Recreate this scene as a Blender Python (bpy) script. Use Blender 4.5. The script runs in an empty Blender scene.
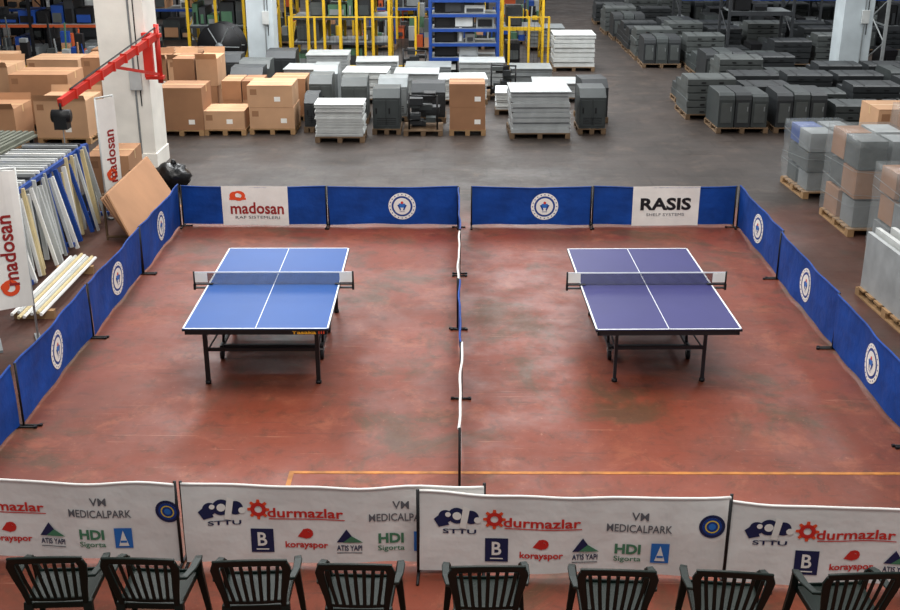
import bpy, math, random
from mathutils import Vector, Matrix, noise
random.seed(11)
R = random.random
def U(a,b): return a+(b-a)*random.random()
sc = bpy.context.scene
try:
    sc.view_settings.view_transform='Standard'
    sc.view_settings.look='None'
except Exception: pass

# ------------------------------------------------------------ materials
def s2l(v):
    v/=255.0
    return v/12.92 if v<=0.04045 else ((v+0.055)/1.055)**2.4
def C(rgb): return (s2l(rgb[0]),s2l(rgb[1]),s2l(rgb[2]),1)
MATS={}
def mat(name,rgb,rough=.5,metal=0,var=0,vscale=4,bump=0,bscale=20,alpha=1,spec=.4):
    if name in MATS: return MATS[name]
    m=bpy.data.materials.new(name); m.use_nodes=True
    nt=m.node_tree; b=nt.nodes['Principled BSDF']
    b.inputs['Base Color'].default_value=C(rgb)
    b.inputs['Roughness'].default_value=rough
    b.inputs['Metallic'].default_value=metal
    b.inputs['Alpha'].default_value=alpha
    b.inputs['Specular IOR Level'].default_value=spec
    tc=nt.nodes.new('ShaderNodeTexCoord')
    n=nt.nodes.new('ShaderNodeTexNoise'); n.inputs['Scale'].default_value=vscale; n.inputs['Detail'].default_value=5
    nt.links.new(tc.outputs['Object'],n.inputs['Vector'])
    v=max(var,.06)
    r=nt.nodes.new('ShaderNodeValToRGB')
    c=C(rgb)
    r.color_ramp.elements[0].position=.3; r.color_ramp.elements[1].position=.7
    r.color_ramp.elements[0].color=(c[0]*(1-v),c[1]*(1-v),c[2]*(1-v),1)
    r.color_ramp.elements[1].color=(min(1,c[0]*(1+v)),min(1,c[1]*(1+v)),min(1,c[2]*(1+v)),1)
    nt.links.new(n.outputs['Fac'],r.inputs['Fac']); nt.links.new(r.outputs['Color'],b.inputs['Base Color'])
    if bump:
        n2=nt.nodes.new('ShaderNodeTexNoise'); n2.inputs['Scale'].default_value=bscale; n2.inputs['Detail'].default_value=3
        nt.links.new(tc.outputs['Object'],n2.inputs['Vector'])
        bp=nt.nodes.new('ShaderNodeBump'); bp.inputs['Strength'].default_value=bump; bp.inputs['Distance'].default_value=.03
        nt.links.new(n2.outputs['Fac'],bp.inputs['Height']); nt.links.new(bp.outputs['Normal'],b.inputs['Normal'])
    MATS[name]=m
    return m

# ------------------------------------------------------------ mesh builder
class MB:
    def __init__(s):
        s.v=[];s.f=[];s.mi=[];s.sm=[];s.mats=[];s.M=Matrix.Identity(4)
    def m(s,mt):
        if mt not in s.mats: s.mats.append(mt)
        return s.mats.index(mt)
    def add(s,vs,fs,mt,smooth=False):
        o=len(s.v); k=s.m(mt)
        s.v+= [tuple(s.M@Vector(p)) for p in vs]
        for f in fs:
            s.f.append([o+i for i in f]); s.mi.append(k); s.sm.append(smooth)
    def box(s,x0,x1,y0,y1,z0,z1,mt,tap=0):
        vs=[(x0,y0,z0),(x1,y0,z0),(x1,y1,z0),(x0,y1,z0),(x0+tap,y0+tap,z1),(x1-tap,y0+tap,z1),(x1-tap,y1-tap,z1),(x0+tap,y1-tap,z1)]
        s.add(vs,[(3,2,1,0),(4,5,6,7),(0,1,5,4),(1,2,6,5),(2,3,7,6),(3,0,4,7)],mt)
    def cbox(s,cx,cy,cz,sx,sy,sz,mt): s.box(cx-sx/2,cx+sx/2,cy-sy/2,cy+sy/2,cz-sz/2,cz+sz/2,mt)
    def tube(s,pts,r,mt,n=8,w=None,t=None,up=(0,0,1),cap=True):
        P=[Vector(p) for p in pts]; rings=[]
        for i,p in enumerate(P):
            d=(P[min(i+1,len(P)-1)]-P[max(i-1,0)]).normalized()
            u=Vector(up)
            if abs(d.dot(u))>.97: u=Vector((0,1,0)) if abs(d.y)<.9 else Vector((1,0,0))
            a=d.cross(u).normalized(); b=a.cross(d).normalized()
            if w is None:
                rr=r[i] if isinstance(r,(list,tuple)) else r
                rings.append([p+a*rr*math.cos(2*math.pi*k/n)+b*rr*math.sin(2*math.pi*k/n) for k in range(n)])
            else:
                ww=w[i] if isinstance(w,(list,tuple)) else w
                tt=t[i] if isinstance(t,(list,tuple)) else t
                rings.append([p+a*ww/2+b*tt/2,p-a*ww/2+b*tt/2,p-a*ww/2-b*tt/2,p+a*ww/2-b*tt/2])
        nn=len(rings[0]); vs=[v for rg in rings for v in rg]; fs=[]
        for i in range(len(rings)-1):
            for k in range(nn):
                k2=(k+1)%nn
                fs.append((i*nn+k,i*nn+k2,(i+1)*nn+k2,(i+1)*nn+k))
        if cap:
            fs.append(tuple(reversed(range(nn)))); fs.append(tuple((len(rings)-1)*nn+k for k in range(nn)))
        s.add(vs,fs,mt,smooth=(w is None and n>6))
    def poly(s,pts,mt): s.add(pts,[tuple(range(len(pts)))],mt)
    def sphere(s,c,r,mt,nu=14,nv=9,sc_=(1,1,1),jit=0):
        vs=[];fs=[]
        for j in range(nv+1):
            th=math.pi*j/nv
            for i in range(nu):
                ph=2*math.pi*i/nu
                q=Vector((math.sin(th)*math.cos(ph),math.sin(th)*math.sin(ph),math.cos(th)))
                k=1+jit*noise.noise(q*2.3+Vector(c))
                vs.append((c[0]+q.x*r*sc_[0]*k,c[1]+q.y*r*sc_[1]*k,c[2]+q.z*r*sc_[2]*k))
        for j in range(nv):
            for i in range(nu):
                i2=(i+1)%nu
                fs.append((j*nu+i,(j+1)*nu+i,(j+1)*nu+i2,j*nu+i2))
        s.add(vs,fs,mt,True)
    def obj(s,name,loc=(0,0,0),rz=0,bevel=0):
        me=bpy.data.meshes.new(name); me.from_pydata(s.v,[],s.f)
        for mt in s.mats: me.materials.append(mt)
        me.polygons.foreach_set('material_index',s.mi); me.polygons.foreach_set('use_smooth',s.sm)
        me.update()
        return place(name,me,loc,rz,bevel)
def place(name,me,loc,rz=0,bevel=0):
    o=bpy.data.objects.new(name,me); sc.collection.objects.link(o)
    o.location=loc; o.rotation_euler=(0,0,rz)
    if bevel:
        b=o.modifiers.new('bevel','BEVEL'); b.width=bevel; b.segments=2; b.limit_method='ANGLE'; b.angle_limit=.6
    return o

# ------------------------------------------------------------ text as mesh data
TC={}
def text_data(st,off=0,shear=0):
    key=(st,off,shear)
    if key in TC: return TC[key]
    cu=bpy.data.curves.new('t','FONT'); cu.body=st; cu.size=1; cu.offset=off; cu.shear=shear; cu.resolution_u=3
    o=bpy.data.objects.new('t',cu); sc.collection.objects.link(o)
    dg=bpy.context.evaluated_depsgraph_get(); dg.update()
    me=bpy.data.meshes.new_from_object(o.evaluated_get(dg))
    vs=[(v.co.x,v.co.y) for v in me.vertices]; fs=[tuple(p.vertices) for p in me.polygons]
    bpy.data.objects.remove(o); bpy.data.curves.remove(cu); bpy.data.meshes.remove(me)
    x0=min(v[0] for v in vs);x1=max(v[0] for v in vs);y0=min(v[1] for v in vs);y1=max(v[1] for v in vs)
    vs=[((v[0]-(x0+x1)/2)/(x1-x0),(v[1]-(y0+y1)/2)/(y1-y0)) for v in vs]
    TC[key]=(vs,fs,(y1-y0)/(x1-x0)); return TC[key]
class Surf:
    """draws flat graphics onto a vertical sheet y=fn(x,z), printed side facing -Y"""
    def __init__(s,mb,fn): s.mb=mb; s.fn=fn
    def p(s,x,z,off): return (x,s.fn(x,z)-off,z)
    def text(s,st,cx,cz,w,mt,h=None,off=.006,bold=0,shear=0,vert=False):
        vs,fs,asp=text_data(st,bold,shear)
        h=h or w*asp
        if vert: pts=[s.p(cx-b*h,cz+a*w,off) for a,b in vs]
        else: pts=[s.p(cx+a*w,cz+b*h,off) for a,b in vs]
        s.mb.add(pts,fs,mt)
    def ring(s,cx,cz,r0,r1,mt,off=.005,n=32,sq=1):
        vs=[];fs=[]
        k=3
        for j in range(k):
            r=r0+(r1-r0)*j/(k-1)
            for i in range(n):
                a=2*math.pi*i/n; vs.append(s.p(cx+r*math.cos(a),cz+sq*r*math.sin(a),off))
        for j in range(k-1):
            for i in range(n):
                i2=(i+1)%n; fs.append((j*n+i,j*n+i2,(j+1)*n+i2,(j+1)*n+i))
        s.mb.add(vs,fs,mt)
    def poly(s,pts,mt,off=.005): s.mb.add([s.p(x,z,off) for x,z in pts],[tuple(range(len(pts)))],mt)
    def rect(s,x0,x1,z0,z1,mt,off=.005,nx=1,nz=1):
        vs=[];fs=[]
        for j in range(nz+1):
            for i in range(nx+1): vs.append(s.p(x0+(x1-x0)*i/nx,z0+(z1-z0)*j/nz,off))
        for j in range(nz):
            for i in range(nx):
                a=j*(nx+1)+i; fs.append((a,a+1,a+nx+2,a+nx+1))
        s.mb.add(vs,fs,mt)

# ------------------------------------------------------------ palette
BLACK=mat('black_steel',(22,22,24),.5,.2)
DGREY=mat('dark_grey_paint',(50,52,55),.5,var=.15)
WHITE=mat('white_paint',(228,228,224),.5)
LINEW=mat('white_line',(225,230,235),.5)
BLUEF=mat('blue_fabric',(12,62,140),.62,var=.28,vscale=2.5,bump=.6,bscale=5,spec=.25)
BLUED=mat('blue_print',(20,60,135),.6)
WF=mat('white_fabric',(226,225,222),.6,var=.06,vscale=2,bump=.6,bscale=4)
SIGNW=mat('white_sign',(234,232,226),.55)
RED=mat('red_print',(200,45,38),.5); ORANGE=mat('orange_print',(228,80,40),.5)
DRED=mat('dark_red_print',(150,38,36),.5); NAVY=mat('navy_print',(25,35,75),.5)
GREYP=mat('grey_print',(95,98,104),.5); INK=mat('black_print',(25,25,30),.5)
SKY=mat('light_blue_print',(40,110,190),.5); GREENP=mat('green_print',(70,125,95),.5)
CARD=[mat('cardboard_a',(172,128,94),.85,var=.12,vscale=1.5),mat('cardboard_b',(148,108,78),.85,var=.12,vscale=1.5),mat('cardboard_c',(188,148,114),.85,var=.12,vscale=1.5)]
TAPE=mat('packing_tape',(205,170,125),.4)
WOOD=mat('pallet_wood',(150,118,82),.85,var=.25,vscale=3)
WOODD=mat('pallet_wood_dark',(105,84,62),.85,var=.25,vscale=3)
GAL=[mat('galvanised_a',(162,166,166),.45,.2,var=.15),mat('galvanised_b',(130,135,136),.45,.2,var=.15),mat('galvanised_c',(194,197,195),.5,.1,var=.12)]
CHAR=[mat('charcoal_a',(54,59,59),.5,var=.15),mat('charcoal_b',(40,43,45),.5,var=.15),mat('charcoal_c',(74,78,77),.5,var=.15)]
YEL=mat('yellow_paint',(205,165,30),.5,var=.1); BLUP=mat('blue_rack_paint',(28,66,140),.45,var=.1)
REDP=mat('red_crane_paint',(200,46,34),.4,var=.1); ORP=mat('orange_rack_paint',(180,80,40),.5)
CREAM=mat('cream_metal',(214,196,150),.45,.1,var=.1)
GRNP=mat('machine_green',(70,105,80),.5)

# ------------------------------------------------------------ floor
def floor():
    m=bpy.data.materials.new('painted_concrete_floor'); m.use_nodes=True
    nt=m.node_tree; N=nt.nodes; L=nt.links; b=N['Principled BSDF']
    geo=N.new('ShaderNodeNewGeometry'); sep=N.new('ShaderNodeSeparateXYZ'); L.new(geo.outputs['Position'],sep.inputs[0])
    def noi(scale,det=6,rough=.6,dist=0,off=0,st=None):
        n=N.new('ShaderNodeTexNoise'); n.inputs['Scale'].default_value=scale; n.inputs['Detail'].default_value=det
        n.inputs['Roughness'].default_value=rough; n.inputs['Distortion'].default_value=dist
        if off or st:
            v=N.new('ShaderNodeMapping'); v.inputs['Location'].default_value=(off,off*1.3,0)
            if st: v.inputs['Rotation'].default_value=(0,0,st[0]); v.inputs['Scale'].default_value=(st[1],st[2],1)
            L.new(geo.outputs['Position'],v.inputs['Vector']); L.new(v.outputs[0],n.inputs['Vector'])
        else: L.new(geo.outputs['Position'],n.inputs['Vector'])
        return n.outputs['Fac']
    def mr(v,a,b_,c=0,d=1):
        n=N.new('ShaderNodeMapRange'); n.interpolation_type='SMOOTHSTEP'
        for k,x in zip((1,2,3,4),(a,b_,c,d)): n.inputs[k].default_value=x
        L.new(v,n.inputs[0]); return n.outputs[0]
    def mth(op,a,b_):
        n=N.new('ShaderNodeMath'); n.operation=op
        for i,x in enumerate((a,b_)):
            if isinstance(x,(int,float)): n.inputs[i].default_value=x
            else: L.new(x,n.inputs[i])
        return n.outputs[0]
    def mix(f,a,b_):
        n=N.new('ShaderNodeMix'); n.data_type='RGBA'
        if isinstance(f,(int,float)): n.inputs[0].default_value=f
        else: L.new(f,n.inputs[0])
        for i,x in ((6,a),(7,b_)):
            if isinstance(x,tuple): n.inputs[i].default_value=C(x)
            else: L.new(x,n.inputs[i])
        return n.outputs[2]
    red=mix(mr(noi(.35),.35,.7),(126,60,42),(104,54,40))
    red=mix(mth('MULTIPLY',mr(noi(1.5,9,.75,.5),.5,.66),.5),red,(148,86,62))
    red=mix(mth('MULTIPLY',mr(noi(.7,8,.72,.6,13),.50,.64),.75),red,(76,60,42))
    red=mix(mth('MULTIPLY',mr(noi(4,9,.8,.5,5),.5,.64),.6),red,(80,48,36))
    red=mix(mth('MULTIPLY',mr(noi(12,7,.85,0,9),.58,.68),.6),red,(158,108,86))
    # wheel / drag scuffs, long and thin, two directions
    for ang,o_ in ((.25,3),(1.35,21),(-.6,40)):
        red=mix(mth('MULTIPLY',mr(noi(1.6,5,.7,.3,o_,(ang,.35,9)),.62,.70),.55),red,(70,46,38))
    red=mix(mth('MULTIPLY',mr(noi(1.8,5,.7,.2,60,(.9,.4,10)),.63,.70),.5),red,(168,118,96))
    grey=mix(mr(noi(.5),.3,.7),(66,57,52),(52,46,42))
    br=N.new('ShaderNodeTexBrick'); L.new(geo.outputs['Position'],br.inputs['Vector']); br.inputs['Scale'].default_value=.42
    br.inputs['Mortar Size'].default_value=.008; br.inputs['Color1'].default_value=(1,1,1,1); br.inputs['Color2'].default_value=(.82,.8,.78,1); br.inputs['Mortar'].default_value=(.6,.58,.56,1)
    mm=N.new('ShaderNodeMix'); mm.data_type='RGBA'; mm.blend_type='MULTIPLY'; mm.inputs[0].default_value=.85
    L.new(grey,mm.inputs[6]); L.new(br.outputs['Color'],mm.inputs[7]); grey=mm.outputs[2]
    grey=mix(mth('MULTIPLY',mr(noi(2,8,.7,.5,3),.52,.7),.6),grey,(88,74,64))
    yy=mth('ADD',sep.outputs[1],mth('MULTIPLY',noi(.6),3.0))
    zone=mr(yy,18.0,20.4)
    xx=mth('ADD',mth('ABSOLUTE',sep.outputs[0],0),mth('MULTIPLY',noi(.5),2.0))
    zx=mth('MULTIPLY',mr(xx,5.0,6.4),.75)
    zone=mth('MAXIMUM',zone,zx)
    L.new(mix(zone,red,grey),b.inputs['Base Color'])
    L.new(mr(noi(1.2,6,.7),.3,.7,.4,.62),b.inputs['Roughness'])
    b.inputs['Specular IOR Level'].default_value=.28
    bp=N.new('ShaderNodeBump'); bp.inputs['Strength'].default_value=.06; bp.inputs['Distance'].default_value=.02
    L.new(noi(3,5),bp.inputs['Height']); L.new(bp.outputs['Normal'],b.inputs['Normal'])
    mb=MB(); mb.box(-45,45,-6,75,-.2,0,m); mb.obj('floor')
    yl=mat('worn_yellow_line',(170,108,44),.6,var=.4,vscale=6)
    mb=MB(); mb.box(-1.53,4.3,9.12,9.165,0,.003,yl); mb.box(-1.53,-1.485,8.2,9.12,0,.003,yl); mb.obj('floor_marking_line')
floor()

# ------------------------------------------------------------ table tennis tables
def pp_table(name,cx,cy,rz,top,legx,legy,style,frame):
    mb=MB()
    W,Ln=1.525,2.74; w2,l2=W/2,Ln/2
    for sgn in (-1,1):
        y0,y1=(-l2,-.004) if sgn<0 else (.004,l2)
        mb.box(-w2,w2,y0,y1,.735,.76,top)
        a=.02
        mb.box(-w2+a,w2-a,y0+a if sgn<0 else y0+.01,(y0+a+.025) if sgn<0 else y0+.035,.685,.735,frame)
        mb.box(-w2+a,w2-a,y1-.035,y1-.01,.685,.735,frame)
        mb.box(-w2+a,-w2+a+.025,y0+.02,y1-.02,.685,.735,frame)
        mb.box(w2-a-.025,w2-a,y0+.02,y1-.02,.685,.735,frame)
        for k in (-.3,.3): mb.box(k-.02,k+.02,y0+.03,y1-.03,.7,.735,frame)
    z=.7601; t=.0012
    for x0,x1,y0,y1 in ((-w2,-w2+.018,-l2,l2),(w2-.018,w2,-l2,l2),(-w2,w2,-l2,-l2+.018),(-w2,w2,l2-.018,l2),(-.004,.004,-l2,l2)):
        mb.box(x0,x1,y0,y1,z,z+t,LINEW)
    for e in (-1,1):
        mb.box(-w2-.002,w2+.002,e*l2-.002,e*l2+.002,.733,.752,BLACK); mb.box(e*w2-.002,e*w2+.002,-l2,l2,.733,.752,BLACK)
    r=.022 if style else .017
    for sy in (-1,1):
        for sx in (-1,1):
            mb.box(sx*legx-r,sx*legx+r,sy*legy-r,sy*legy+r,.03,.69,frame)
            mb.tube([(sx*legx,sy*legy,0),(sx*legx,sy*legy,.035)],.032,BLACK,12)
            mb.tube([(sx*legx,sy*legy,.5),(sx*legx*.98,sy*.55,.69)],.01,frame,6)
            mb.tube([(sx*legx,sy*legy,.36),(sx*(legx-.03),sy*.28,.36)],.011,frame,6)
        zb=.40
        mb.box(-legx,legx,sy*legy-.014,sy*legy+.014,zb-.018,zb+.018,frame)
        if style: mb.box(-legx,legx,sy*legy-.012,sy*legy+.012,.58,.61,frame)
    cw=legx-.03
    for sx in (-1,1):
        mb.box(sx*cw-.02,sx*cw+.02,-.42,.42,.13,.17,frame)
        for sy in (-1,1):
            mb.tube([(sx*cw,sy*.3,.15),(sx*cw,sy*.12,.7)],.016,frame,8)
            mb.tube([(sx*cw-.018,sy*.4,.06),(sx*cw+.018,sy*.4,.06)],.06,BLACK,16)
            mb.box(sx*cw-.028,sx*cw+.028,sy*.4-.02,sy*.4+.02,.1,.14,GAL[1])
    for sy in (-1,1):
        mb.box(-cw,cw,sy*.38-.02,sy*.38+.02,.13,.17,frame)
        mb.box(-cw,cw,sy*.18-.015,sy*.18+.015,.44,.47,frame)
    if style:
        mb.box(-cw,cw,-.02,.02,.3,.36,frame)
        sf=Surf(mb,lambda x,zz:-l2+.018)
        sf.text('Yasaka',.5,.712,.26,mat('yellow_print',(235,175,40),.5),h=.04,off=.003,bold=.03)
        for k,xx in enumerate((.655,.68,.705)):
            sf.rect(xx,xx+.012,.695,.73,ORANGE,.003)
    # net
    nx=.915; netm=mat('net_cord',(20,28,52),.9,spec=.1)
    k=int(2*nx/.0125)
    for i in range(k+1):
        x=-nx+.012+i*(2*nx-.024)/k
        mb.box(x-.0022,x+.0022,-.001,.001,.762,.905,netm)
    for j in range(11):
        zz=.768+j*.0125; mb.box(-nx,nx,-.001,.001,zz-.0018,zz+.0018,netm)
    mb.box(-nx,nx,-.004,.004,.902,.9145,LINEW)
    for sx in (-1,1):
        mb.tube([(sx*nx,0,.70),(sx*nx,0,.92)],.011,BLACK,10)
        mb.box(min(sx*nx,sx*(w2-.06)),max(sx*nx,sx*(w2-.06)),-.022,.022,.762,.774,BLACK)
        mb.box(min(sx*nx,sx*(w2-.05)),max(sx*nx,sx*(w2-.05)),-.018,.018,.715,.73,BLACK)
        mb.box(sx*nx-.012,sx*nx+.012,-.02,.02,.70,.77,BLACK)
        mb.box(min(sx*(nx-.01),sx*(w2+.0)),max(sx*(nx-.01),sx*(w2+.0)),-.006,.006,.79,.90,WHITE)
    mb.obj(name,(cx,cy,0),rz)
T1=mat('blue_table_top',(6,72,146),.5,var=.05,vscale=1.5,spec=.22)
T2=mat('violet_blue_table_top',(54,54,108),.5,var=.06,vscale=1.5,spec=.22)
pp_table('table_tennis_table',-2.09,12.18,math.radians(.5),T1,.6,1.07,1,BLACK)
pp_table('table_tennis_table',2.21,12.18,math.radians(1.0),T2,.48,1.0,0,mat('dark_grey_frame',(40,41,46),.45,.3))

# ------------------------------------------------------------ court surrounds
def wavefn(seed,a):
    p1,p2,p3=seed*1.7,seed*2.9,seed*.7
    return lambda x,z: a*(math.sin(x*5.1+p1+z*1.2)*.6+math.sin(x*9.7+p2-z*2.0)*.3+math.sin(z*5+x*2+p3)*.35)
def blue_panel(loc,rz,seed,w=2.3,h=.65,sign=None,crest=True,cu=None,fabric=None,foot=.17,amp=.018):
    mb=MB(); fn=wavefn(seed,amp); fab=fabric or BLUEF
    nx,nz=30,7; vs=[];fs=[]
    for j in range(nz+1):
        for i in range(nx+1):
            u=i/nx; x=.01+(w-.02)*u
            top=h-.022*math.sin(math.pi*u)+.006*math.sin(u*19+seed)
            bot=.03+.012*math.sin(math.pi*u)+.006*math.sin(u*13+seed*2)
            z=bot+(top-bot)*j/nz; vs.append((x,fn(x,z),z))
    for j in range(nz):
        for i in range(nx):
            a=j*(nx+1)+i; fs.append((a,a+1,a+nx+2,a+nx+1))
    mb.add(vs,fs,fab,True)
    mb.tube([(.012+(w-.024)*i/20,fn(.012+(w-.024)*i/20,h)*.9,h-.022*math.sin(math.pi*i/20)) for i in range(21)],.012,fab,6)
    for x in (.012,w-.012):
        mb.tube([(x,0,.012),(x,0,h+.01)],.012,BLACK,8)
        mb.tube([(x,-foot,.012),(x,foot,.012)],.011,BLACK,8)
        for e in (-foot,foot): mb.cbox(x,e,.012,.03,.03,.024,BLACK)
    sf=Surf(mb,fn)
    if crest:
        cx=cu if cu else w/2; cz=h*.5+.01
        sf.ring(cx,cz,.165,.215,SIGNW,.006,36,1.0)
        sf.ring(cx,cz,0,.165,BLUED,.005,36)
        sf.ring(cx,cz,0,.135,SIGNW,.008,28)
        for k in range(20):
            a=2*math.pi*k/20; sf.ring(cx+.19*math.cos(a),cz+.19*math.sin(a),0,.010,BLUED,.009,6)
        sf.rect(cx-.05,cx+.05,cz-.02,cz+.045,SKY,.011)
        sf.poly([(cx-.075,cz+.02),(cx-.03,cz-.07),(cx-.015,cz-.05),(cx-.05,cz+.03)],BLUED,.012)
        sf.poly([(cx+.075,cz+.02),(cx+.05,cz+.03),(cx+.015,cz-.05),(cx+.03,cz-.07)],BLUED,.012)
        sf.ring(cx,cz+.06,0,.022,RED,.012,12); sf.text('TMTF',cx,cz-.085,.08,BLUED,off=.012)
    if sign:
        u0,u1,kind=sign
        sf.rect(u0,u1,.02,h+.005,SIGNW,.012,12,5)
        c=(u0+u1)/2
        if kind=='m':
            sf.ring(u0+.27,.5,.045,.1,ORANGE,.018,24,.8); sf.ring(u0+.2,.5,.0,.075,ORANGE,.018,24,.9)
            sf.rect(u0+.12,u0+.38,.435,.47,ORANGE,.019); sf.ring(u0+.25,.51,0,.035,SIGNW,.021,14)
            sf.text('madosan',c+.03,.3,.84,DRED,h=.19,off=.018,bold=.02)
            sf.text('RAF SISTEMLERI',c+.03,.15,.7,GREYP,h=.045,off=.018)
        else:
            sf.text('RASIS',c,.37,.8,INK,h=.2,off=.018,bold=.035)
            sf.text('SHELF SYSTEMS',c,.2,.6,GREYP,h=.045,off=.018)
    mb.obj('court_barrier_panel',loc,rz)
yb=17.04
blue_panel((-4.31,yb,0),math.radians(-.4),1,2.3,sign=(.65,1.69,'m'),crest=False)
blue_panel((-2.0,yb-.02,0),math.radians(.2),2,2.06,cu=1.17)
blue_panel((.25,yb-.02,0),math.radians(-.3),3,1.9,cu=1.16)
blue_panel((2.16,yb,0),math.radians(.2),4,2.26,sign=(.63,1.68,'r'),crest=False)
for i in range(4):
    wL=2.31 if i<3 else 1.9; yL=17.03-2.33*i-wL
    blue_panel((-4.33+U(-.02,.02),yL,0),math.radians(90+U(-.8,.8)),5+i,wL,h=.68,crest=i<3)
    wR=2.43 if i<3 else 1.45; yR=16.99-2.45*i
    blue_panel((4.43+U(-.02,.02),yR,0),math.radians(-90+U(-.2,.8)),11+i,wR,h=.68,crest=i<3)
dv=[(14.72,.07,90.2,BLUEF),(12.68,.035,89.0,WF),(10.7,.065,90.3,BLUEF),(8.75,.045,89.2,WF)]
for i,(y,x,a,f) in enumerate(dv):
    blue_panel((x,y,0),math.radians(a),20+i,1.97 if i else 2.25,fabric=f,crest=False,foot=.09,amp=.012)

def sponsor_banner(x0,y0,x1,y1,seed,h=.74):
    w=math.hypot(x1-x0,y1-y0); rz=math.atan2(y1-y0,x1-x0)
    mb=MB(); fn=wavefn(seed,.020); nx,nz=44,8; vs=[];fs=[]
    def topz(u): return h-.026*math.sin(math.pi*u)+.006*math.sin(u*17+seed)
    for j in range(nz+1):
        for i in range(nx+1):
            u=i/nx; x=.01+(w-.02)*u
            bot=.035+.010*math.sin(u*11+seed)
            z=bot+(topz(u)-bot)*j/nz; vs.append((x,fn(x,z),z))
    for j in range(nz):
        for i in range(nx):
            a=j*(nx+1)+i; fs.append((a,a+1,a+nx+2,a+nx+1))
    mb.add(vs,fs,WF,True)
    mb.tube([(.012+(w-.024)*i/24,fn(.012+(w-.024)*i/24,h),topz(i/24)) for i in range(25)],.011,WF,8)
    for x in (.008,w-.008):
        mb.tube([(x,.005,.012),(x,.005,h+.02)],.013,BLACK,8)
        mb.tube([(x,-.16,.012),(x,.16,.012)],.012,BLACK,8)
    sf=Surf(mb,fn)
    for dx,r,m_ in ((.22,.055,NAVY),(.31,.07,NAVY),(.42,.06,NAVY)): sf.ring(dx,.52+.01*(dx*10%2),0,r,m_,.005,20)
    sf.ring(.31,.53,0,.035,SIGNW,.008,12); sf.ring(.47,.50,.0,.028,SIGNW,.008,12)
    sf.poly([(.13,.5),(.2,.56),(.25,.45),(.17,.43)],NAVY,.006); sf.poly([(.36,.62),(.41,.6),(.38,.42),(.33,.43)],SIGNW,.009)
    sf.ring(.24,.54,0,.022,SIGNW,.008,12)
    sf.text('STTU',.33,.395,.26,NAVY,h=.04,bold=.02)
    for k in range(8):
        a=k*math.pi/4; sf.poly([(.60+.055*math.cos(a-.3),.51+.055*math.sin(a-.3)),(.60+.088*math.cos(a-.12),.51+.088*math.sin(a-.12)),(.60+.088*math.cos(a+.12),.51+.088*math.sin(a+.12)),(.60+.055*math.cos(a+.3),.51+.055*math.sin(a+.3))],ORANGE,.006)
    sf.ring(.60,.51,.03,.062,RED,.007,20)
    sf.text('durmazlar',.97,.485,.60,RED,h=.085,bold=.02)
    sf.rect(.68,1.28,.425,.433,RED,nx=6)
    sf.text('VM',1.72,.56,.13,GREYP,h=.07,bold=.01)
    sf.text('MEDICALPARK',1.72,.45,.5,GREYP,h=.07,bold=.01)
    sf.ring(2.27,.49,.075,.1,NAVY,.005,24); sf.ring(2.27,.49,0,.075,BLUED,.006,24); sf.ring(2.27,.49,.045,.055,mat('yellow_print2',(220,190,60),.5),.008,20); sf.ring(2.27,.49,0,.028,SKY,.008,12)
    sf.rect(.53,.71,.13,.34,NAVY,.006,3,3); sf.text('B',.62,.25,.075,SIGNW,h=.12,off=.010,bold=.02); sf.rect(.57,.67,.155,.165,SIGNW,.010)
    sf.poly([(.9,.27),(.95,.34),(1.02,.29),(.97,.25)],RED); sf.ring(.98,.30,.02,.045,RED,.006,12)
    sf.text('korayspor',.97,.19,.34,RED,h=.075,bold=.025)
    sf.poly([(1.21,.23),(1.29,.35),(1.37,.23)],NAVY,.007); sf.poly([(1.26,.23),(1.33,.29),(1.42,.23)],GREENP,.009)
    sf.text('ATIS YAPI',1.31,.18,.2,NAVY,h=.05,bold=.02); sf.rect(1.21,1.41,.13,.138,GREYP)
    sf.text('HDI',1.64,.26,.2,GREENP,h=.09,bold=.04); sf.text('Sigorta',1.64,.165,.21,GREENP,h=.06,bold=.01)
    sf.rect(1.82,1.96,.14,.32,SKY,.006,3,3); sf.poly([(1.85,.16),(1.89,.3),(1.93,.16)],SIGNW,.010); sf.rect(1.865,1.915,.19,.21,SKY,.012)
    mb.obj('sponsor_banner_barrier',(x0,y0,0),rz)
sponsor_banner(-4.52,7.78,-2.17,7.64,31)
sponsor_banner(-2.14,7.64,.24,7.62,32)
sponsor_banner(-.29,7.52,2.12,7.46,33)
sponsor_banner(2.08,7.38,4.48,7.28,34)

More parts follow.
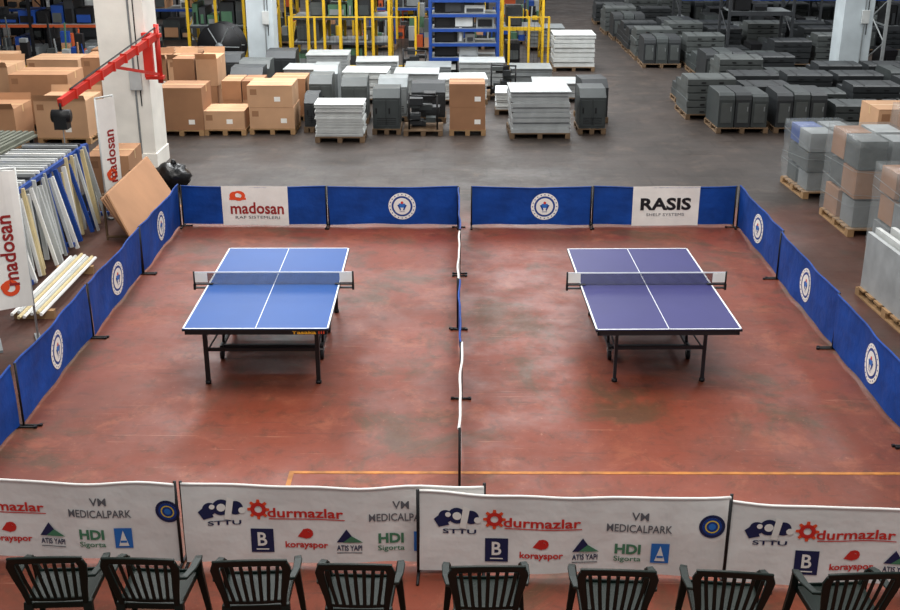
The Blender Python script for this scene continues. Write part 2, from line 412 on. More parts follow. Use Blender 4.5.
# ------------------------------------------------------------ plastic chairs
GRN=mat('dark_green_plastic',(11,25,21),.45,var=.08,spec=.25)
def chair_mesh():
    mb=MB()
    nx,ny=8,8; vs=[];fs=[]
    def sp(i,j,dz):
        u=i/nx*2-1; v=j/ny*2-1
        hw=.215+.02*(v+1)/2
        z=.425-.014*(1-u*u)*(1-.4*v*v)+ (0 if v<.6 else -.03*((v-.6)/.4)**2)+.012*(v+1)/2
        return (u*hw,v*.21+.01,z+dz)
    for dz in (0,-.012):
        for j in range(ny+1):
            for i in range(nx+1): vs.append(sp(i,j,dz))
    o=(nx+1)*(ny+1)
    for j in range(ny):
        for i in range(nx):
            a=j*(nx+1)+i; fs.append((a,a+1,a+nx+2,a+nx+1)); fs.append((o+a,o+a+nx+1,o+a+nx+2,o+a+1))
    mb.add(vs,fs,GRN,True)
    for a,b in (((-.215,-.2,.405),(-.235,.22,.415)),((.215,-.2,.405),(.235,.22,.415)),((-.235,.22,.4),(.235,.22,.4)),((-.215,-.2,.405),(.215,-.2,.405))):
        mb.tube([a,b],0,GRN,w=.014,t=.05)
    def bx(z): return -.2-.14*max(0,(z-.42))/.45
    for s in (-1,1):
        mb.tube([(s*.19,bx(.4),.40),(s*.205,bx(.55),.55),(s*.228,bx(.7),.70),(s*.24,bx(.80),.80),(s*.225,bx(.86),.855)],0,GRN,w=[.035,.045,.055,.06,.055],t=.022,up=(0,1,.3))
    pts=[];n=12
    for i in range(n+1):
        u=i/n*2-1; z=.855+.022*(1-u*u); pts.append((u*.245,bx(z)-.02*(1-u*u),z))
    mb.tube(pts,0,GRN,w=.06,t=.02,up=(0,1,.3))
    pts=[(( i/8*2-1)*.19,bx(.47)-.012*(1-(i/8*2-1)**2),.47) for i in range(9)]
    mb.tube(pts,0,GRN,w=.035,t=.016,up=(0,1,.3))
    for k in range(7):
        u=(k-3)/3
        mb.tube([(u*.14,bx(.47)-.012,.47),(u*.165,bx(.66)-.02,.66),(u*.185,bx(.84)-.018,.84)],0,GRN,w=.026,t=.012,up=(0,1,.3))
    for s in (-1,1):
        mb.tube([(s*.228,bx(.68),.69),(s*.26,-.2,.64),(s*.278,-.05,.615),(s*.28,.08,.605),(s*.272,.14,.588),(s*.262,.16,.55)],0,GRN,w=[.03,.045,.052,.055,.05,.045],t=.02)
        mb.tube([(s*.262,.16,.56),(s*.25,.19,.42),(s*.268,.23,.2),(s*.285,.255,0)],0,GRN,w=[.04,.055,.045,.036],t=[.03,.04,.035,.03],up=(0,1,0))
        mb.tube([(s*.20,-.19,.43),(s*.225,-.235,.2),(s*.245,-.275,0)],0,GRN,w=[.065,.05,.036],t=[.05,.04,.03],up=(0,1,0))
    return mb.obj('plastic_armchair')
first=chair_mesh(); first.modifiers.new('b','BEVEL').width=.004
cd=[(-2.77,6.75,3),(-2.11,6.74,-2),(-1.386,6.72,3),(-.656,6.68,-1),(.22,6.66,1),(1.10,6.62,-3),(1.88,6.60,-6),(2.68,6.59,3)]
for i,(x,y,a) in enumerate(cd):
    if i==0: o=first
    else:
        o=place('plastic_armchair',first.data,(0,0,0)); o.modifiers.new('b','BEVEL').width=.004
    o.location=(x,y,0); o.rotation_euler=(0,0,math.radians(a))

# ------------------------------------------------------------ warehouse goods
def pallet(mb,x0,x1,y0,y1,mt=None):
    mt=mt or WOOD
    for k in range(3):
        c=x0+.05+(x1-x0-.1)*k/2
        mb.box(c-.05,c+.05,y0,y1,0,.02,mt)
        for j in range(3):
            d=y0+.06+(y1-y0-.12)*j/2; mb.box(c-.05,c+.05,d-.06,d+.06,.02,.1,mt)
    n=7
    for k in range(n):
        a=y0+(y1-y0)*k/n; mb.box(x0,x1,a,a+(y1-y0)/n*.75,.1,.125,mt)
    return .125
def carton(mb,x0,x1,y0,y1,z0,z1,mt=None,flaps=True):
    mt=mt or random.choice(CARD)
    mb.box(x0,x1,y0,y1,z0,z1,mt)
    cy=(y0+y1)/2; cx=(x0+x1)/2
    mb.box(x0-.001,x1+.001,cy-.03,cy+.03,z1,z1+.002,TAPE)
    for xx in (x0,x1): mb.box(xx-.002,xx+.002,cy-.03,cy+.03,z1-.15,z1+.002,TAPE)
    mb.box(x0+.02,x1-.02,y0-.002,y0,z1-.012,z1-.006,CARD[1])
    if x1-x0>.5:
        a=U(.05,.2); mb.box(cx+a,cx+a+.13,y0-.003,y0,z0+.12,z0+.22,SIGNW)
        mb.box(x0+.06,x0+.2,y0-.003,y0,z1-.2,z1-.08,CARD[1])
    if flaps and R()<.35:
        mb.add([(x0,y0,z1),(x1,y0,z1),(x1,y0-.08,z1+.12),(x0,y0-.08,z1+.12)],[(0,1,2,3)],mt)
        mb.add([(x0,y1,z1),(x1,y1,z1),(x1,y1+.05,z1+.14),(x0,y1+.05,z1+.14)],[(0,1,2,3)],mt)
def carton_pallet(x,y,w,d,h,nx=1,nz=1,rz=0,mt=None):
    mb=MB(); z=pallet(mb,-w/2,w/2,0,d)
    for k in range(nz):
        for i in range(nx):
            j=U(-.02,.02); top=(z+(h-z)*(k+1)/nz)
            carton(mb,-w/2+w*i/nx+.01+j,-w/2+w*(i+1)/nx-.01+j,.02,d-.02,z+(h-z)*k/nz+.002,top,mt,k==nz-1)
    mb.obj('cardboard_box_pallet',(x,y,0),rz)
def sheet_stack(x,y,w,d,h,mt,layer=.07,rz=0,name='sheet_metal_panel_stack',lip=True,jit=.02):
    mb=MB(); z=pallet(mb,-w/2,w/2,0,d,WOODD); 
    while z<h-.01:
        t=min(layer,h-z)*U(.9,1.05); j=U(-jit,jit); q=U(-jit,jit)
        mb.box(-w/2+.02+j,w/2-.02+j,.02+q,d-.02+q,z,z+t*.72,mt)
        if lip: mb.box(-w/2+.05+j,w/2-.05+j,.05+q,d-.05+q,z+t*.72,z+t,mt)
        z+=t
    mb.box(-w/2+.0,w/2,.0,d,z,z+.02,mt)
    mb.obj(name,(x,y,0),rz)
def cabinet(x,y,w,d,h,mt,rz=0,cut=.3,pal=True,name='metal_cabinet'):
    mb=MB(); z=pallet(mb,-w/2,w/2,0,d,WOODD) if pal else 0
    prof=[(0.02,z),(d-.02,z),(d-.02,h),(cut*.8,h),(.02,h-cut*.55)]
    n=len(prof); vs=[(-w/2+.02,a,b) for a,b in prof]+[(w/2-.02,a,b) for a,b in prof]
    fs=[tuple(reversed(range(n))),tuple(range(n,2*n))]
    for i in range(n):
        j=(i+1)%n; fs.append((i,j,j+n,i+n))
    mb.add(vs,fs,mt)
    hh=h-cut*.55-z
    for i in (0,1):
        x0=-w/2+.05+i*(w/2-.03); mb.box(x0,x0+w/2-.07,.005,.02,z+.05,z+hh-.05,mt)
        mb.box(x0+.03,x0+.06,-.01,.005,z+hh*.5,z+hh*.5+.12,BLACK)
    for k in range(4): mb.box(-w/2+.1,w/2-.1,-.0,.006,z+.1+k*.04,z+.115+k*.04,BLACK)
    mb.obj(name,(x,y,0),rz,.008)

carton_pallet(-5.85,23.7,.95,1.0,1.02,1,1)
carton_pallet(-7.15,24.2,1.0,1.0,1.15,2,1)
carton_pallet(-4.93,23.75,.9,.9,.52,1,1,mt=CARD[2])
carton_pallet(-4.75,25.0,.9,.9,.95,2,2)
carton_pallet(-3.93,23.85,.98,1.0,1.05,1,2,mt=CARD[2])
carton_pallet(-5.9,25.6,1.0,1.0,1.35,2,2)
carton_pallet(-3.75,25.3,.8,.9,.95,1,1)
cabinet(-3.0,25.0,.55,.8,1.05,CHAR[2])
sheet_stack(-2.4,23.05,1.03,.75,.78,GAL[2],.03)
cabinet(-3.0,26.1,.6,.8,1.1,GAL[1]); cabinet(-2.25,25.0,.62,.8,1.0,CHAR[2])
cabinet(-3.1,24.05,.35,.7,.8,CHAR[1])
cabinet(-1.47,23.85,.62,.8,.95,CHAR[0]); cabinet(-1.4,25.2,.7,.8,.95,GAL[1])
def scrap(x,y):
    mb=MB(); z=pallet(mb,-.42,.42,0,.9,WOODD)
    for k in range(9):
        a=U(-.36,.1); b=U(.03,.5); mb.box(a,a+U(.2,.35),b,b+U(.2,.4),z+k*.07,z+k*.07+U(.07,.16),random.choice(CHAR+[BLACK]))
    mb.tube([(-.3,.1,z),(-.3,.1,.9)],.02,BLACK); mb.tube([(.3,.1,z),(.3,.1,.85)],.02,BLACK); mb.tube([(-.3,.1,.85),(.3,.1,.83)],.02,BLACK)
    mb.obj('scrap_part_pallet',(x,y,0))
scrap(-.68,23.7); scrap(-1.1,30.5); scrap(1.2,27.9)
cabinet(-.6,25.1,.8,.8,.85,CHAR[1])
carton_pallet(.27,23.75,.78,.8,1.1,1,2,mt=CARD[1])
sheet_stack(1.8,23.45,1.28,1.2,.98,GAL[0],.11,rz=.02,jit=.03)
cabinet(2.95,23.9,.6,.9,.95,CHAR[0]); cabinet(3.15,25.1,.62,.9,.95,CHAR[1],rz=.1)
for x,y,w,h,k in ((-3.6,27.5,1.2,.8,0),(-2.2,27.4,1.1,.75,2),(-.95,27.5,1.1,.7,0),(.2,27.3,1.2,.6,2),(1.5,26.0,1.15,.5,2),(2.5,27.6,1.2,.45,0),
                  (-3.3,29.2,1.1,.9,0),(-2.0,29.1,1.1,.75,0),(-.7,29.2,1.2,.6,1),(.7,29.3,1.2,.7,0),(2.0,29.6,1.1,.5,1)):
    sheet_stack(x,y,w,1.0,h,GAL[k],U(.05,.12),rz=U(-.05,.05))
for x,y in ((-4.9,27.5),(-5.8,28.5),(-4.5,29.2),(-4.9,26.4)): cabinet(x,y,.8,.8,1.0,random.choice(CHAR))
sheet_stack(3.4,32.4,1.2,1.2,1.0,GAL[2],.14,name='pallet_stack'); sheet_stack(2.9,36.5,1.2,1.2,.7,GAL[1],.12)
for x,y,w,h,nx,nz in ((-9.0,24.3,1.3,1.2,1,1),(-10.6,25.0,1.4,1.25,1,2),(-8.2,26.8,1.3,1.2,2,1),(-9.9,27.8,1.3,1.0,1,1),(-11.6,27.6,1.3,1.1,2,1),
                      (-12.6,25.4,1.2,1.0,1,1),(-7.3,28.6,1.2,.9,2,1),(-8.9,29.6,1.2,1.0,1,1),(-7.4,30.6,1.2,.8,3,1),
                      (-8.1,22.9,1.1,.9,1,1),(-11,22.6,1.4,1.0,1,1),(-9.5,22.5,1.2,.8,1,1)):
    carton_pallet(x,y,w,1.1,h,nx,nz,rz=U(-.04,.04))

def clutter_bay(x,y,w,d,pal,n=22,h=1.1,name='machine_part_pile'):
    mb=MB(); z=pallet(mb,0,w,0,d,WOODD)
    lv=[[z]*int(w/.25+1) for _ in range(int(d/.25+1))]
    for k in range(n):
        i=random.randrange(int(w/.25)); j=random.randrange(int(d/.25)); b=lv[j][i]
        if b>h: continue
        t=U(.1,.45); a=i*.25+.01; c=j*.25+.01
        mb.box(a,a+U(.16,.24),c,c+U(.16,.24),b,b+t,random.choice(pal)); lv[j][i]=b+t
    for k in range(4):
        a,c=U(.05,w-.05),U(.05,d-.05); mb.tube([(a,c,z),(a+U(-.1,.1),c,U(.8,1.6))],.025,random.choice(pal),6)
    mb.obj(name,(x,y,0),U(-.1,.1))
MIX=CHAR+[BLACK,BLACK,GAL[1],GAL[0],BLUP,ORP,GRNP,CARD[0],YEL]
for x,y in ((-9.2,31.6),(-10.8,30.2),(-12.6,29.5),(-14.0,28.0),(-15.2,30.6),(-13.5,31.8),(-11.7,32.3),(-14.6,26.0),(-16.5,28.5),(-10.2,33.0)):
    clutter_bay(x,y,1.3,1.0,MIX)
for x,y in ((-1.5,36.5),(0.2,36.8),(-3.3,36.6),(1.6,38.0),(-5.0,38.2),(-6.5,37.6),(-2,42),(0,42.3),(2,42),(-5,42),(-7,42.2)):
    clutter_bay(x,y,1.4,1.0,MIX,26,1.4)

def drum(x,y,r=.62,w=.5):
    mb=MB()
    for e in (0,w):
        mb.tube([(0,e-.02,r),(0,e+.02,r)],r,BLACK,32)
        mb.tube([(0,e-.03,r),(0,e+.03,r)],.12,GAL[1],16)
        for k in range(6):
            a=k*math.pi/3; mb.tube([(.12*math.cos(a),e-.03,r+.12*math.sin(a)),(r*.9*math.cos(a),e-.03,r+r*.9*math.sin(a))],.018,GAL[1],6)
    for k in range(9): mb.tube([(0,.03+k*.05,r),(0,.075+k*.05,r)],r*.72,mat('blue_black_cable',(28,38,62),.5),24)
    mb.box(-.4,-.2,0,w,0,.06,WOODD); mb.box(.2,.4,0,w,0,.06,WOODD)
    mb.obj('cable_drum',(x,y,0),math.radians(-8))
drum(-6.75,32.6,.66)

def rack(x0,x1,y,d,H,levels,up,beam,pal,name='pallet_rack',fill=.85,rz=0,bh=.06,bay=2.6,diag=True):
    mb=MB(); W=x1-x0; n=max(1,round(W/bay))
    for i in range(n+1):
        x=W*i/n
        for yy in (0,d):
            mb.box(x-.04,x+.04,yy-.04,yy+.04,0,H,up)
        k=0; z=.2
        while z<H-.5:
            mb.tube([(x,0 if k%2 else d,z),(x,d if k%2 else 0,z+.6)],.02,up,6); z+=.6;k+=1
    for L_ in levels:
        for yy in (0,d): mb.box(0,W,yy-.03,yy+.03,L_-bh,L_+bh,beam)
        mb.box(0.05,W-.05,.03,d-.03,L_+.03,L_+.06,GAL[1])
    for L_ in [0]+list(levels):
        x=.12
        while x<W-.5:
            w=U(.2,.7); h=U(.2,.75)
            if R()<fill and x+w<W-.06:
                mm=random.choice(pal); mb.box(x,x+w-.05,.08+U(0,.1),d-.1,L_+(.06 if L_ else 0),L_+.06+h,mm)
                mb.box(x+.05,x+w-.1,.05,.08+.02,L_+.1,L_+.06+h*.6,random.choice(pal))
            x+=w
    mb.obj(name,(x0,y,0),rz)
darkp=CHAR+[BLACK,BLACK,DGREY]
rack(-17.5,-10.5,34.6,1.2,5,[1.0,1.9,2.8,3.7],BLACK,ORP,darkp+[BLACK,CARD[0],GAL[1],BLUP],bh=.04)
rack(-18,-8,39,1.2,5,[1.0,2.0,3.0,3.9],DGREY,BLUP,darkp+[CARD[0],GAL[2],CARD[2]],bh=.04)
rack(-17,-8.2,45,1.2,5,[1.3,2.6,3.9],DGREY,ORP,darkp+[CARD[0],GAL[2],CARD[2]])
rack(8.2,10.1,34.4,1.2,4.5,[1.4,2.8],DGREY,DGREY,darkp)
rack(7.8,20,40,1.2,5,[1.3,2.6,3.9],DGREY,BLUP,darkp+[GAL[1]])
rack(8,24,47,1.2,5,[1.3,2.6,3.9],DGREY,BLUP,darkp+[GAL[1],GAL[0]])
rack(12.2,19,32.5,1.2,3.5,[1.2,2.4],GAL[0],DGREY,darkp)
rack(-4.7,-1.9,33.0,1.3,4.6,[.7,1.4,2.1,2.8],YEL,DGREY,darkp+[GAL[1],GAL[0],GRNP],name='yellow_storage_rack',bh=.03,bay=.5)
rack(-8.2,-5.6,35.2,1.3,4.6,[.9,1.8,2.7],YEL,DGREY,darkp+[GAL[1],GRNP],name='yellow_storage_rack',bh=.03,bay=.9)
rack(-.7,1.2,32.0,1.0,2.3,[.4,.8,1.2,1.6,2.0],BLUP,BLUP,[BLUP,GAL[0],BLACK,GAL[2],BLACK,DGREY],name='blue_shelf_rack',bh=.04)
rack(1.4,2.6,34.0,1.2,5.5,[1.0,2.0,3.0],YEL,YEL,darkp+[BLUP],name='yellow_storage_rack',bh=.05,bay=1.2)
rack(-3.5,1.0,39.4,1.2,4.5,[1,2,3],YEL,BLUP,darkp+[GAL[1],ORP],name='yellow_storage_rack',bh=.04,bay=1.5)
rack(-4,3,46,1.2,4.5,[1,2,3],DGREY,YEL,darkp+[GAL[1],ORP])
def fence(x0,x1,y,st=.6):
    mb=MB(); n=int((x1-x0)/st)
    for i in range(n+1):
        x=(x1-x0)*i/n; mb.box(x-.03,x+.03,-.03,.03,0,1.6,YEL)
        mb.box(x-.1,x+.1,-.1,.1,0,.02,YEL)
    for z in (.25,1.58): mb.box(0,x1-x0,-.015,.015,z-.015,z+.015,YEL)
    for k in range(int((x1-x0)/.1)): mb.box(k*.1,k*.1+.006,-.003,.003,.25,1.55,BLACK)
    mb.obj('safety_fence',(x0,y,0))
fence(-4.6,-1.1,31.8); fence(1.5,2.6,31.8,.5)

def dark_block_mesh(kind):
    mb=MB(); w,d=1.12,1.3; z=pallet(mb,-w/2,w/2,0,d,WOODD); m_=CHAR[kind%3]
    n=3+kind%3; t=.16
    for k in range(n):
        j=U(-.02,.02)
        dd=d-.02 if k<n-1 else d*.62
        prof=[(.02,0),(dd,0),(dd,t-.02),(dd-.04,t),(.08,t),(.02,t-.03)]
        vs=[(-w/2+.02+j,a,z+b) for a,b in prof]+[(w/2-.02+j,a,z+b) for a,b in prof]
        fs=[tuple(reversed(range(6))),tuple(range(6,12))]+[(i,(i+1)%6,(i+1)%6+6,i+6) for i in range(6)]
        mb.add(vs,fs,m_)
        for e in (-.2,.2): mb.box(e-.05,e+.05,-.0,.02,z+.04,z+.07,BLACK)
        z+=t+.004
    for e in (-.3,.3): mb.box(e-.01,e+.01,.01,d*.6,z,z+.004,BLACK)
    return mb.obj('dark_cabinet_stack',(0,-100,0),0,.01)
def upright_dark(kind):
    """row of cabinets standing side by side with rounded top corners"""
    mb=MB(); w,d=1.12,1.2; z=pallet(mb,-w/2,w/2,0,d,WOODD); n=3
    for k in range(n):
        x0=-w/2+.02+k*(w-.04)/n; x1=x0+(w-.04)/n-.02; h=z+.72+U(-.03,.03)
        prof=[(.03,z),(d-.03,z),(d-.03,h-.1),(d-.12,h),(.16,h),(.06,h-.05),(.03,h-.14)]
        q=len(prof); vs=[(x0,a,b) for a,b in prof]+[(x1,a,b) for a,b in prof]
        fs=[tuple(reversed(range(q))),tuple(range(q,2*q))]+[(i,(i+1)%q,(i+1)%q+q,i+q) for i in range(q)]
        mb.add(vs,fs,CHAR[(kind+k)%2])
        mb.box(x0+.05,x1-.05,.02,.03,z+.1,h-.2,CHAR[2]); mb.box(x1-.09,x1-.07,.005,.03,z+.35,z+.45,GAL[1])
    return mb.obj('dark_cabinet_stack',(0,-100,0),0,.01)
protos=[dark_block_mesh(k) for k in range(6)]+[upright_dark(0),upright_dark(1)]
used=set()
def dark(x,y,rz=0,k=None):
    k=random.choice([0,1,1,3,4,4,2,5,6,7]) if k is None else k
    p=protos[k]
    if k not in used: used.add(k); o=p
    else: o=place('dark_cabinet_stack',p.data,(0,0,0),0,.01)
    o.location=(x,y,0); o.rotation_euler=(0,0,rz)
y=24.0; row=0
while y<46:
    x=(6.3 if row==0 else 5.95)+U(-.12,.12); c0=True
    while x<6.5+(y-22)*.55+3.5:
        if not (9.6<x<12.2 and 29.8<y<32.8) and not (x>7.5 and 33.0<y<35.8) and not (x>7.0 and 38.5<y<41.5) and not (x>11.4 and 31<y<34) and not (x>7.3 and y>45.4):
            if R()<.95: dark(x,y,U(-.03,.03),6 if (row<1 and c0) else None)
        c0=False
        x+=1.25
        if R()<.06: x+=.5
    y+=1.5; row+=1
for p_i,p in enumerate(protos):
    if p_i not in used: bpy.data.objects.remove(p)

CONC=mat('painted_concrete',(242,238,228),.7,var=.12,vscale=1.3,bump=.2,bscale=6)
CONB=mat('painted_concrete_blueish',(188,198,202),.7,var=.15,vscale=1.3)
def column(x,y,w,mt,H=9,name='concrete_column'):
    mb=MB(); mb.box(-w/2,w/2,-w/2,w/2,0,H,mt); 
    mb.box(-w/2-.02,w/2+.02,-w/2-.02,w/2+.02,0,.3,mt)
    mb.tube([(w*.2,-w/2-.02,.3),(w*.2,-w/2-.02,H)],.02,GAL[1],6); mb.tube([(w*.3,-w/2-.02,1.2),(w*.32,-w/2-.02,H)],.012,BLACK,6)
    mb.box(w*.1,w*.35,-w/2-.06,-w/2,1.5,1.85,GAL[2])
    mb.obj(name,(x,y,0),0,.03)
column(-6.08,21.2,.88,CONC); column(-5.25,31.2,.72,CONB); column(10.9,31.5,.8,CONB); column(21,24,.8,CONB); column(-20,30,.8,CONC)

def crane():
    mb=MB()
    px,py=-5.4,20.65
    mb.box(px-.27,px-.1,py-.05,py+.05,1.75,2.55,REDP)
    mb.tube([(px,py,1.65),(px,py,2.7)],.05,REDP,12)
    for z in (1.75,2.5): mb.box(px-.25,px+.07,py-.08,py+.08,z-.03,z+.03,REDP)
    tip=Vector((-6.12,17.3,1.9)); a=Vector((px,py,2.5)); mid=a.lerp(tip,.5)
    mb.tube([a,tip],0,REDP,w=.08,t=.12); mb.tube([a-Vector((0,0,.7)),mid],0,REDP,w=.04,t=.05)
    mb.tube([a+Vector((0,0,.15)),a.lerp(tip,.9)+Vector((0,0,.1))],.014,BLACK,6)
    for k in range(1,8):
        q=a.lerp(tip,k/8); mb.box(q.x-.06,q.x+.06,q.y-.02,q.y+.02,q.z-.08,q.z+.08,REDP)
    mb.tube([tip,tip-Vector((0,0,.12))],.02,BLACK)
    c=tip-Vector((0,0,.2)); mb.tube([c-Vector((.14,0,0)),c+Vector((.14,0,0))],.1,BLACK,14); mb.cbox(c.x,c.y,c.z-.1,.2,.2,.2,BLACK)
    mb.tube([c-Vector((0,0,.2)),c-Vector((0,0,.45))],.01,GAL[0],6)
    mb.tube([c+Vector((0,0,-.45)),c+Vector((.05,0,-.5)),c+Vector((.05,0,-.56)),c+Vector((-.02,0,-.6)),c+Vector((-.05,0,-.54))],.014,YEL,6)
    mb.obj('red_jib_crane')
crane()

def profile_rack():
    mb=MB(); L_=3.3; H=1.25
    for y in (0,L_/2,L_):
        for x in (-.45,.3): mb.box(x-.03,x+.03,y-.03,y+.03,0,H,BLUP)
        mb.box(-.45,.3,y-.03,y+.03,H-.06,H,BLUP); mb.box(-.45,.55,y-.03,y+.03,.1,.16,BLUP)
    for x in (-.45,.3): mb.box(x-.03,x+.03,0,L_,H-.04,H+.02,BLUP)
    y=.06
    while y<L_-.05:
        m_=random.choice([WHITE,CREAM,CREAM,GAL[2],BLUP,GAL[0],WHITE,GAL[2]]); b=U(.38,.58); t=U(-.15,.05); w=U(.035,.065)
        mb.tube([(b,y+U(-.04,.04),.03+U(0,.12)),(.34+t*.1,y,H+t)],0,m_,w=w,t=.04,up=(0,1,0))
        y+=w+U(.02,.08)
    y=.1
    while y<L_-.1:
        mb.box(-.6+U(-.1,.1),.28,y,y+.05,H+.02,H+.06,random.choice([GAL[0],GAL[2],WHITE,DGREY])); y+=U(.1,.2)
    mb.box(-.4,.25,.1,L_-.1,.2,.5,DGREY)
    mb.obj('steel_profile_rack',(-6.15,14.0,0),math.radians(-1))
    mb=MB()
    for k in range(7): mb.tube([(.0+k*.06,-.2+U(0,.2),.13),(.04+k*.06,2.1+U(0,.3),.13)],.022,[WHITE,GAL[2],CREAM][k%3],6)
    for yy in (.1,1.8): mb.box(-.05,.45,yy,yy+.08,0,.108,WOOD)
    mb.obj('steel_pipe_bundle',(-5.45,12.9,0),math.radians(1))
profile_rack()
def corrugated(x,y,w,d,z):
    mb=MB(); n=18
    g=mat('corrugated_grey',(120,124,112),.6,var=.15)
    for i in range(n):
        a=-w/2+w*i/n; mb.box(a,a+w/n*.55,0,d,z-.04,z+.03,g); 
    mb.box(-w/2,w/2,0,d,z-.06,z-.03,g)
    for lx in (-w/2+.05,w/2-.1):
        for ly in (.05,d-.1): mb.box(lx,lx+.06,ly,ly+.06,0,z-.06,BLACK)
    for k in range(5): mb.box(-w/2+.1,w/2-.1,.1,d-.1,.05+k*.2,.18+k*.2,random.choice(CHAR+GAL))
    mb.obj('corrugated_sheet_stack',(x,y,0),math.radians(-4))
corrugated(-7.85,15.4,1.8,2.6,1.3)
def leaning():
    """flattened cartons leaning back against a short stillage, face towards the court"""
    mb=MB()
    for k in range(4):
        o=k*.03; a=-.05-o; t=-.60-o
        mb.add([(a,-.3+k*.08,0),(a,2.3-k*.1,0),(t,2.5-k*.1,.80-o),(t,.2,.78-o),(a-.03,-.3+k*.08,0),(a-.03,2.3-k*.1,0),(t-.03,2.5-k*.1,.80-o),(t-.03,.2,.78-o)],
          [(0,1,2,3),(7,6,5,4),(0,4,5,1),(1,5,6,2),(2,6,7,3),(3,7,4,0)],CARD[(k)%2])
    for yy in (.4,1.9):
        mb.tube([(-.74,yy,0),(-.74,yy,.72)],.02,WOODD,6); mb.tube([(-.74,yy,.05),(-.25,yy,.05)],.02,WOODD,6)
    mb.tube([(-.74,.3,.68),(-.74,2.0,.68)],.02,WOODD,6)
    mb.obj('flattened_cardboard_sheets',(-4.55,15.9,0))
    mb=MB(); carton(mb,-.4,.3,0,1.0,0,.85,CARD[0],False)
    mb.obj('cardboard_box',(-5.72,18.2,0),math.radians(3))
leaning()
mb=MB(); bag=mat('black_bin_bag_plastic',(12,12,14),.3,bump=.6,bscale=8)
mb.sphere((0,0,.24),.29,bag,18,12,(1.1,.9,.85),.3); mb.sphere((.05,0,.5),.05,bag,10,6,(1,1,1.2),.4)
mb.obj('black_bin_bag',(-4.98,19.2,0))
def flag(x,y,h,w,rz,ft=.2):
    mb=MB(); fn=lambda a,z: .015*math.sin(a*9+z*2)
    for e in (-w/2,w/2): mb.tube([(e,0.02,0),(e,0.02,h)],.014,GAL[2],8)
    mb.tube([(-w/2,.02,h),(w/2,.02,h)],.014,GAL[2],8)
    for e in (-w/2,w/2): mb.box(e-.03,e+.03,-ft,ft,0,.03,GAL[1])
    sf=Surf(mb,fn); sf.rect(-w/2,w/2,.45,h-.02,SIGNW,0,6,12)
    sf.text('madosan',.0+w*.05,h-.95,.85,DRED,h=.17,off=.006,bold=.02,vert=True)
    sf.ring(0,.7,.05,.1,ORANGE,.006,20); sf.ring(-.06,.72,0,.05,ORANGE,.007,16)
    mb.obj('roll_up_banner',(x,y,0),rz)
flag(-5.15,12.2,2.1,.44,math.radians(25)); flag(-5.5,17.55,1.95,.34,math.radians(55),.1)

FILM=mat('stretch_film',(180,188,190),.2,alpha=.2,bump=1.0,bscale=7)
def wrapped(x,y,w,d,h,cont,rz=0,rows=3):
    mb=MB(); z=pallet(mb,-w/2,w/2,0,d); n=rows
    for k in range(n):
        for i in range(2):
            for j in range(2):
                q=U(0,.06); mb.box(-w/2+.03+i*w/2+q,-w/2-.01+(i+1)*w/2,.03+j*d/2+q,-.01+(j+1)*d/2-q,z+(h-z)*k/n+.005,z+(h-z)*(k+1)/n-.02-q*.4,random.choice(cont))
    nu,nv=40,10; vs=[];fs=[]
    per=[]
    for i in range(nu):
        t=i/nu*4; s=int(t); f=t-s
        c=[(-w/2,0),(w/2,0),(w/2,d),(-w/2,d)]; a,b=c[s],c[(s+1)%4]; per.append((a[0]+(b[0]-a[0])*f,a[1]+(b[1]-a[1])*f))
    for j in range(nv+1):
        for i,(a,b) in enumerate(per):
            k=.012*noise.noise(Vector((a*5,b*5,j*1.7)))+.008; cx,cy=0,d/2
            l=math.hypot(a-cx,b-cy); vs.append((a+(a-cx)/l*k*2,b+(b-cy)/l*k*2,z+(h+.01-z)*j/nv))
    for j in range(nv):
        for i in range(nu):
            i2=(i+1)%nu; fs.append((j*nu+i,j*nu+i2,(j+1)*nu+i2,(j+1)*nu+i))
    fs.append(tuple(nv*nu+i for i in range(nu)))
    mb.add(vs,fs,FILM,True)
    for k in range(3):
        zz=z+(h-z)*U(.1,.85); mb.tube([(-w/2-.015,-.02,zz),(w/2+.015,-.02,zz+U(-.12,.12))],.003,GAL[1],5)
        mb.tube([(-w/2-.02,0,zz),(-w/2-.02,d,zz+U(-.12,.12))],.003,GAL[1],5)
    mb.obj('shrink_wrapped_pallet',(x,y,0),rz)
wrapped(6.45,18.7,.95,1.2,1.15,[CHAR[2],GAL[1],CHAR[2],CHAR[0],BLUP],.05)
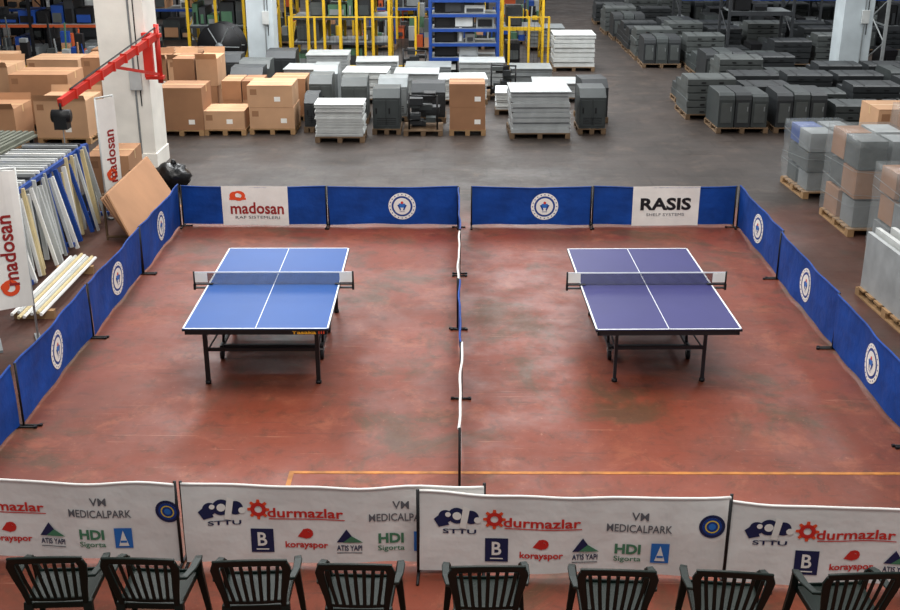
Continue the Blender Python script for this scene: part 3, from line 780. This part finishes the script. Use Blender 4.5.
wrapped(6.5,16.5,.95,1.3,1.5,[GAL[1],GAL[0],CARD[1],CHAR[2]],.03,3)
wrapped(7.65,17.0,1.0,1.2,1.75,[CARD[0],CARD[1],GAL[2],WOOD],.02,2)
carton_pallet(7.55,18.9,.8,.9,1.5,1,2)
clutter_bay(8.1,20.4,1.3,1.0,[CARD[0],CARD[1],GAL[0],CHAR[0]],24,1.0)
wrapped(6.6,14.5,1.0,1.3,1.35,[CHAR[2],CHAR[0],GAL[1],CARD[1]],.03,3)
mb=MB(); z=pallet(mb,-.5,.5,0,1.8)
for k in range(9): mb.box(-.46+k*.1,-.40+k*.1,.05,1.75,z,.9+U(-.04,.04),GAL[2] if k%2 else GAL[0])
mb.box(-.48,.5,.3,.36,.5,.54,BLUP); mb.obj('upright_panel_pallet',(5.9,12.2,0),math.radians(3))
wrapped(7.8,14.2,1.0,1.3,1.4,[CARD[0],GAL[1]],.0,2)

# ------------------------------------------------------------ light
w=bpy.data.worlds.new('World'); sc.world=w; w.use_nodes=True
bg=w.node_tree.nodes['Background']; bg.inputs[0].default_value=(.97,.98,1,1); bg.inputs[1].default_value=.38
def skylight(x,y,sx,sy,e,z=9,col=(1,.97,.93)):
    l=bpy.data.lights.new('skylight','AREA'); l.shape='RECTANGLE'; l.size=sx; l.size_y=sy; l.energy=e; l.color=col
    o=bpy.data.objects.new('skylight',l); sc.collection.objects.link(o); o.location=(x,y,z)
skylight(0,10,6,4,820); skylight(1,4,7,2,420)
skylight(-6,18,2.5,8,600); skylight(5,18,2.5,8,320)
skylight(-5,28,3,10,1750,col=(.97,.99,1)); skylight(2,30,3,10,1400,col=(.97,.99,1)); skylight(12,32,3,12,1000,col=(.97,.99,1)); skylight(-3,44,16,3,1900,col=(.97,.99,1))

# ------------------------------------------------------------ camera
cam=bpy.data.cameras.new('camera'); co=bpy.data.objects.new('camera',cam); sc.collection.objects.link(co)
cam.sensor_width=36; cam.lens=44.8; cam.clip_end=300
co.location=(0,0,5.13); co.rotation_euler=(math.radians(90-20.78),0,math.radians(.256))
sc.camera=co
